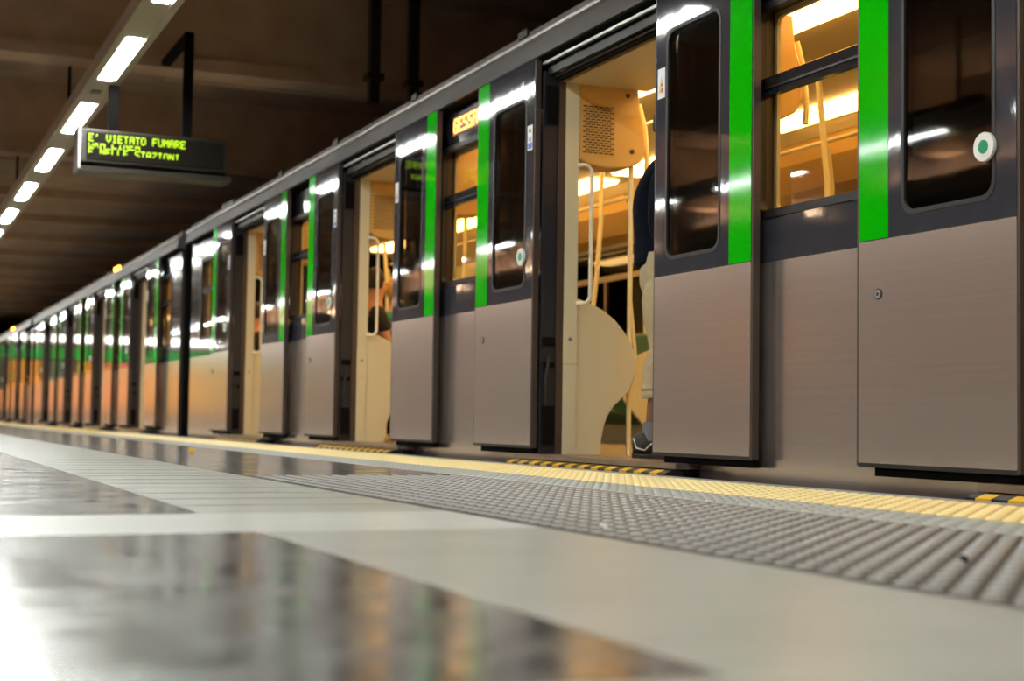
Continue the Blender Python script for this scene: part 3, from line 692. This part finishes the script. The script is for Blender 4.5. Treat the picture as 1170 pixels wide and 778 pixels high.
def standing(name, label, loc, rz, cloth, trous, sk, hr, crop=True):
    t = thing(name, label, 'person', loc)
    parent_origin[t.name] = (0, 0, 0); V = []; E = []
    def add(x, y, z, r, par=None):
        V.append((x, y, z, r))
        if par is not None: E.append((par, len(V)-1))
        return len(V)-1
    pel = add(0, 0, .93, (.15, .11)); ab = add(-.005, 0, 1.08, (.14, .10), pel); ch = add(-.02, 0, 1.28, (.16, .115), ab); nb = add(-.03, 0, 1.43, (.10, .08), ch)
    nk = add(.0, 0, 1.52, .052, nb); hd = add(.008, 0, 1.62, (.066, .078), nk); top = add(.005, 0, 1.72, (.068, .085), hd)
    nose = add(.105, 0, 1.635, .012, hd)
    for s in (-1, 1):
        h = add(0, s*.10, .88, .09, pel); kn = add(-.02, s*.11, .50, .056, h); cf = add(-.055, s*.112, .34, .052, kn); an = add(-.085, s*.115, .13, .036, cf); ft = add(-.03, s*.115, .06, .03, an); add(.06, s*.12, .05, .024, ft)
        sh = add(-.03, s*.19, 1.40, .062, nb); el = add(-.05, s*.235, 1.13, .044, sh); wr = add(.05, s*.25, .90, .028, el)
        hand(V, E, wr, .05, s*.25, .90, (.35, 0, -.94), 1)
        add(.0, s*.083, 1.625, .014, hd)
    body = skin('body', V, E, t, sk, 2)
    head_parts(t, hr, sk)
    # jacket: torso and sleeves
    V = []; E = []
    pe = add(-.005, 0, .93, (.195, .145)); h0 = add(-.005, 0, .99, (.20, .15), pe); a1 = add(-.01, 0, 1.12, (.185, .14), h0); c1 = add(-.025, 0, 1.30, (.20, .15), a1); s1 = add(-.03, 0, 1.42, (.15, .11), c1); n1 = add(-.02, 0, 1.49, (.085, .075), s1)
    for s in (-1, 1):
        sh = add(-.035, s*.19, 1.40, .085, s1); m = add(-.055, s*.235, 1.27, .075, sh); el = add(-.065, s*.25, 1.12, .066, m); add(.03, s*.255, .93, .052, el)
    skin('jacket', V, E, t, cloth, 2)
    b = MB(); LX = -.05
    def loft(rings, m, seg=18):
        n = len(b.v)
        for (x, y, z, rx, ry) in rings:
            for k in range(seg):
                a = 2*PI*k/seg; b.v.append((x+rx*math.cos(a), y+ry*math.sin(a), z))
        for i in range(len(rings)-1):
            for k in range(seg):
                q = (k+1) % seg; b.face([n+i*seg+k, n+i*seg+q, n+(i+1)*seg+q, n+(i+1)*seg+k], m)
        b.face([n+k for k in range(seg)], m); b.face([n+(len(rings)-1)*seg+k for k in range(seg)], m)
    loft([(-.02, 0, 1.02, .125, .165), (-.02, 0, .95, .135, .175), (-.02, 0, .87, .135, .18), (-.02, 0, .80, .11, .16), (-.02, 0, .77, .06, .10)], trous)
    for s in (-1, 1):
        loft([(-.02, s*.085, .90, .10, .085), (-.03, s*.092, .80, .112, .094), (-.03, s*.10, .70, .102, .086), (-.02, s*.108, .60, .088, .078), (-.018, s*.11, .54, .080, .074), (-.035, s*.112, .50, .088, .076), (-.045, s*.113, .44, .086, .078), (-.045, s*.114, .38, .088, .078), (-.05, s*.115, .345, .092, .08), (-.048, s*.115, .335, .084, .074), (-.05, s*.115, .315, .087, .077), (-.05, s*.115, .30, .082, .072)], trous)
    b.build('trousers', t, smooth=True)
    for s in (-1, 1):
        y = s*.115
        b = MB(); b.tube([(-.085, y, .09), (-.086, y, .15), (-.084, y, .18)], [.045, .043, .041], 'sock', 14); b.build('sock', t, smooth=True)
        # trainer: lofted sections from heel to toe
        DX = -.065
        sec = [(-.115, .022, .085, .006), (-.10, .036, .105, .0), (-.06, .040, .112, 0), (-.01, .039, .108, 0), (.04, .042, .088, 0), (.09, .048, .068, 0), (.14, .046, .055, 0), (.175, .034, .042, .004), (.19, .015, .03, .01)]
        b = MB(); n = len(b.v); seg = 14
        for (x, hw, hh, z0) in sec:
            for k in range(seg):
                a = 2*PI*k/seg; b.v.append((x+DX, y+hw*math.cos(a), .018+z0+hh*.5+hh*.5*math.sin(a)))
        for i in range(len(sec)-1):
            for k in range(seg):
                j = (k+1) % seg; b.face([n+i*seg+k, n+i*seg+j, n+(i+1)*seg+j, n+(i+1)*seg+k], 'shoe')
        b.face([n+k for k in range(seg)], 'shoe'); b.face([n+(len(sec)-1)*seg+k for k in range(seg)], 'shoe')
        o = b.build('trainer', t, smooth=True)
        b = MB(); sole = [(-.118, y-.02), (-.09, y-.04), (0, y-.04), (.09, y-.05), (.15, y-.045), (.192, y-.015), (.192, y+.015), (.15, y+.045), (.09, y+.05), (0, y+.04), (-.09, y+.04), (-.118, y+.02)]
        b.prism([(q[0]+DX, q[1]) for q in sole], 'z', 0.0, .026, 'shoe'); b.build('sole', o, bevel=.004)
        b = MB()
        for sd in (-1, 1):
            b.tube([(-.112+DX, y+sd*.016, .10), (-.10+DX, y+sd*.036, .055), (-.06+DX, y+sd*.043, .045), (-.03+DX, y+sd*.043, .075), (.01+DX, y+sd*.043, .095)], .0038, 'piping', 6)
            b.tube([(.02+DX, y+sd*.042, .05), (.05+DX, y+sd*.04, .085)], .003, 'piping', 6)
        b.build('piping', o, smooth=True)
        b = MB()
        for k in range(4): b.tube([(DX+k*.028, y-.025, .125-k*.012), (DX+.01+k*.028, y+.025, .123-k*.012)], .004, 'lace', 6)
        b.build('lace', o)
    t.rotation_euler = (0, 0, rz); return t
standing('passenger', 'standing person in navy jacket, beige cropped trousers and dark trainers in the nearest open doorway', (3.655, 6.49, ZF), math.radians(-27), 'navy', 'khaki', 'skin_d', 'hair')

def seated(label, loc, rz, cloth, trous, sk, hr, lean=.05):
    t = thing('passenger', label, 'person', loc)
    parent_origin[t.name] = (0, 0, 0); V = []; E = []
    def add(x, y, z, r, par=None):
        V.append((x, y, z, r))
        if par is not None: E.append((par, len(V)-1))
        return len(V)-1
    pel = add(0, 0, .55, (.15, .12)); ab = add(.0+lean*.4, 0, .72, (.13, .10), pel); ch = add(lean, 0, .90, (.15, .11), ab); nb = add(lean, 0, 1.03, (.09, .075), ch)
    nk = add(lean+.015, 0, 1.11, .05, nb); hd = add(lean+.03, 0, 1.21, (.064, .076), nk); add(lean+.03, 0, 1.30, (.064, .08), hd); add(lean+.125, 0, 1.225, .012, hd)
    for s in (-1, 1):
        h = add(.06, s*.09, .53, .085, pel); kn = add(.44, s*.11, .53, .06, h); an = add(.46, s*.11, .14, .036, kn); ft = add(.50, s*.11, .05, .038, an); add(.60, s*.12, .035, .03, ft)
        sh = add(lean-.01, s*.18, 1.0, .058, nb); el = add(lean+.06, s*.22, .76, .042, sh); wr = add(lean+.27, s*.14, .68, .028, el)
        hand(V, E, wr, lean+.27, s*.14, .68, (.97, 0, -.24), s)
    skin('body', V, E, t, sk, 1)
    o = bpy.data.objects.new('h', None)
    b = MB(); n = 0; seg = 14
    for i in range(8):
        th = PI*.68*i/7
        for k in range(seg):
            ph = 2*PI*k/seg; x = math.sin(th)*math.cos(ph)
            b.v.append((lean+.02+(.095 if x < .2 else .07)*x, .082*math.sin(th)*math.sin(ph), 1.27+.115*math.cos(th)))
    for i in range(7):
        for k in range(seg):
            j = (k+1) % seg; b.face([i*seg+k, i*seg+j, (i+1)*seg+j, (i+1)*seg+k], hr)
    b.build('hair', t, smooth=True)
    for s in (-1, 1):
        b = MB(); b.disc((lean+.103, s*.03, 1.25), .009, 'x', .006, 'ink', 8); b.build('eye', t)
    V = []; E = []
    pe = add(0, 0, .56, (.165, .13)); a = add(lean*.5, 0, .73, (.15, .12), pe); c_ = add(lean, 0, .91, (.17, .13), a); n_ = add(lean, 0, 1.05, (.12, .10), c_); add(lean+.01, 0, 1.10, (.075, .07), n_)
    for s in (-1, 1):
        sh = add(lean-.01, s*.18, 1.0, .072, n_); add(lean+.04, s*.215, .84, .062, sh)
    skin('shirt', V, E, t, cloth, 1)
    V = []; E = []
    pe = add(0, 0, .54, (.16, .12))
    for s in (-1, 1):
        h = add(.08, s*.09, .53, .10, pe); kn = add(.44, s*.11, .53, .075, h); add(.46, s*.11, .16, .06, kn)
    skin('trousers', V, E, t, trous, 1)
    t.rotation_euler = (0, 0, rz); return t
seated('seated passenger in a black top just inside the second open doorway', (3.60, 11.25, ZF), 0, 'black_cloth', 'jean', 'skin_l', 'hair', .04)
seated('seated passenger with fair hair and teal top leaning forward beyond the black topped one', (3.78, 11.9, ZF), 0, 'teal_cloth', 'jean', 'skin_l', 'hairb', .26)
seated('seated passenger in a dark top seen through the third open doorway', (3.60, 15.32, ZF), 0, 'black_cloth', 'jean', 'skin_l', 'hair', .08)

# ------------------------------------------------------------------ bits on the floor
def crumb(name, label, cat, x, y, r, h, m):
    b = MB(); n = 9; pts = [(r*(.75+.4*random.random())*math.cos(2*PI*i/n), r*(.75+.4*random.random())*math.sin(2*PI*i/n)) for i in range(n)]
    k = len(b.v); b.v += [(x+p[0], y+p[1], .0005) for p in pts] + [(x+.7*p[0], y+.7*p[1], h*(.6+.4*random.random())) for p in pts] + [(x, y, h)]
    for i in range(n):
        j = (i+1) % n; b.face([k+i, k+j, k+n+j, k+n+i], m); b.face([k+n+i, k+n+j, k+2*n], m)
    b.face([k+i for i in reversed(range(n))], m); return tag(b.build(name, smooth=True), label, cat)
crumb('paper_scrap', 'tiny yellow scrap lying on the dark stone near the yellow line', 'litter', 1.78, 8.96, .02, .03, 'hazy')
crumb('chewing_gum', 'small pale blob stuck on the dark studded paving', 'litter', 1.40, 2.756, .013, .011, 'poster_w')
crumb('grit', 'small dark speck on the dark studs near the right edge', 'litter', 1.627, 1.924, .01, .012, 'black')
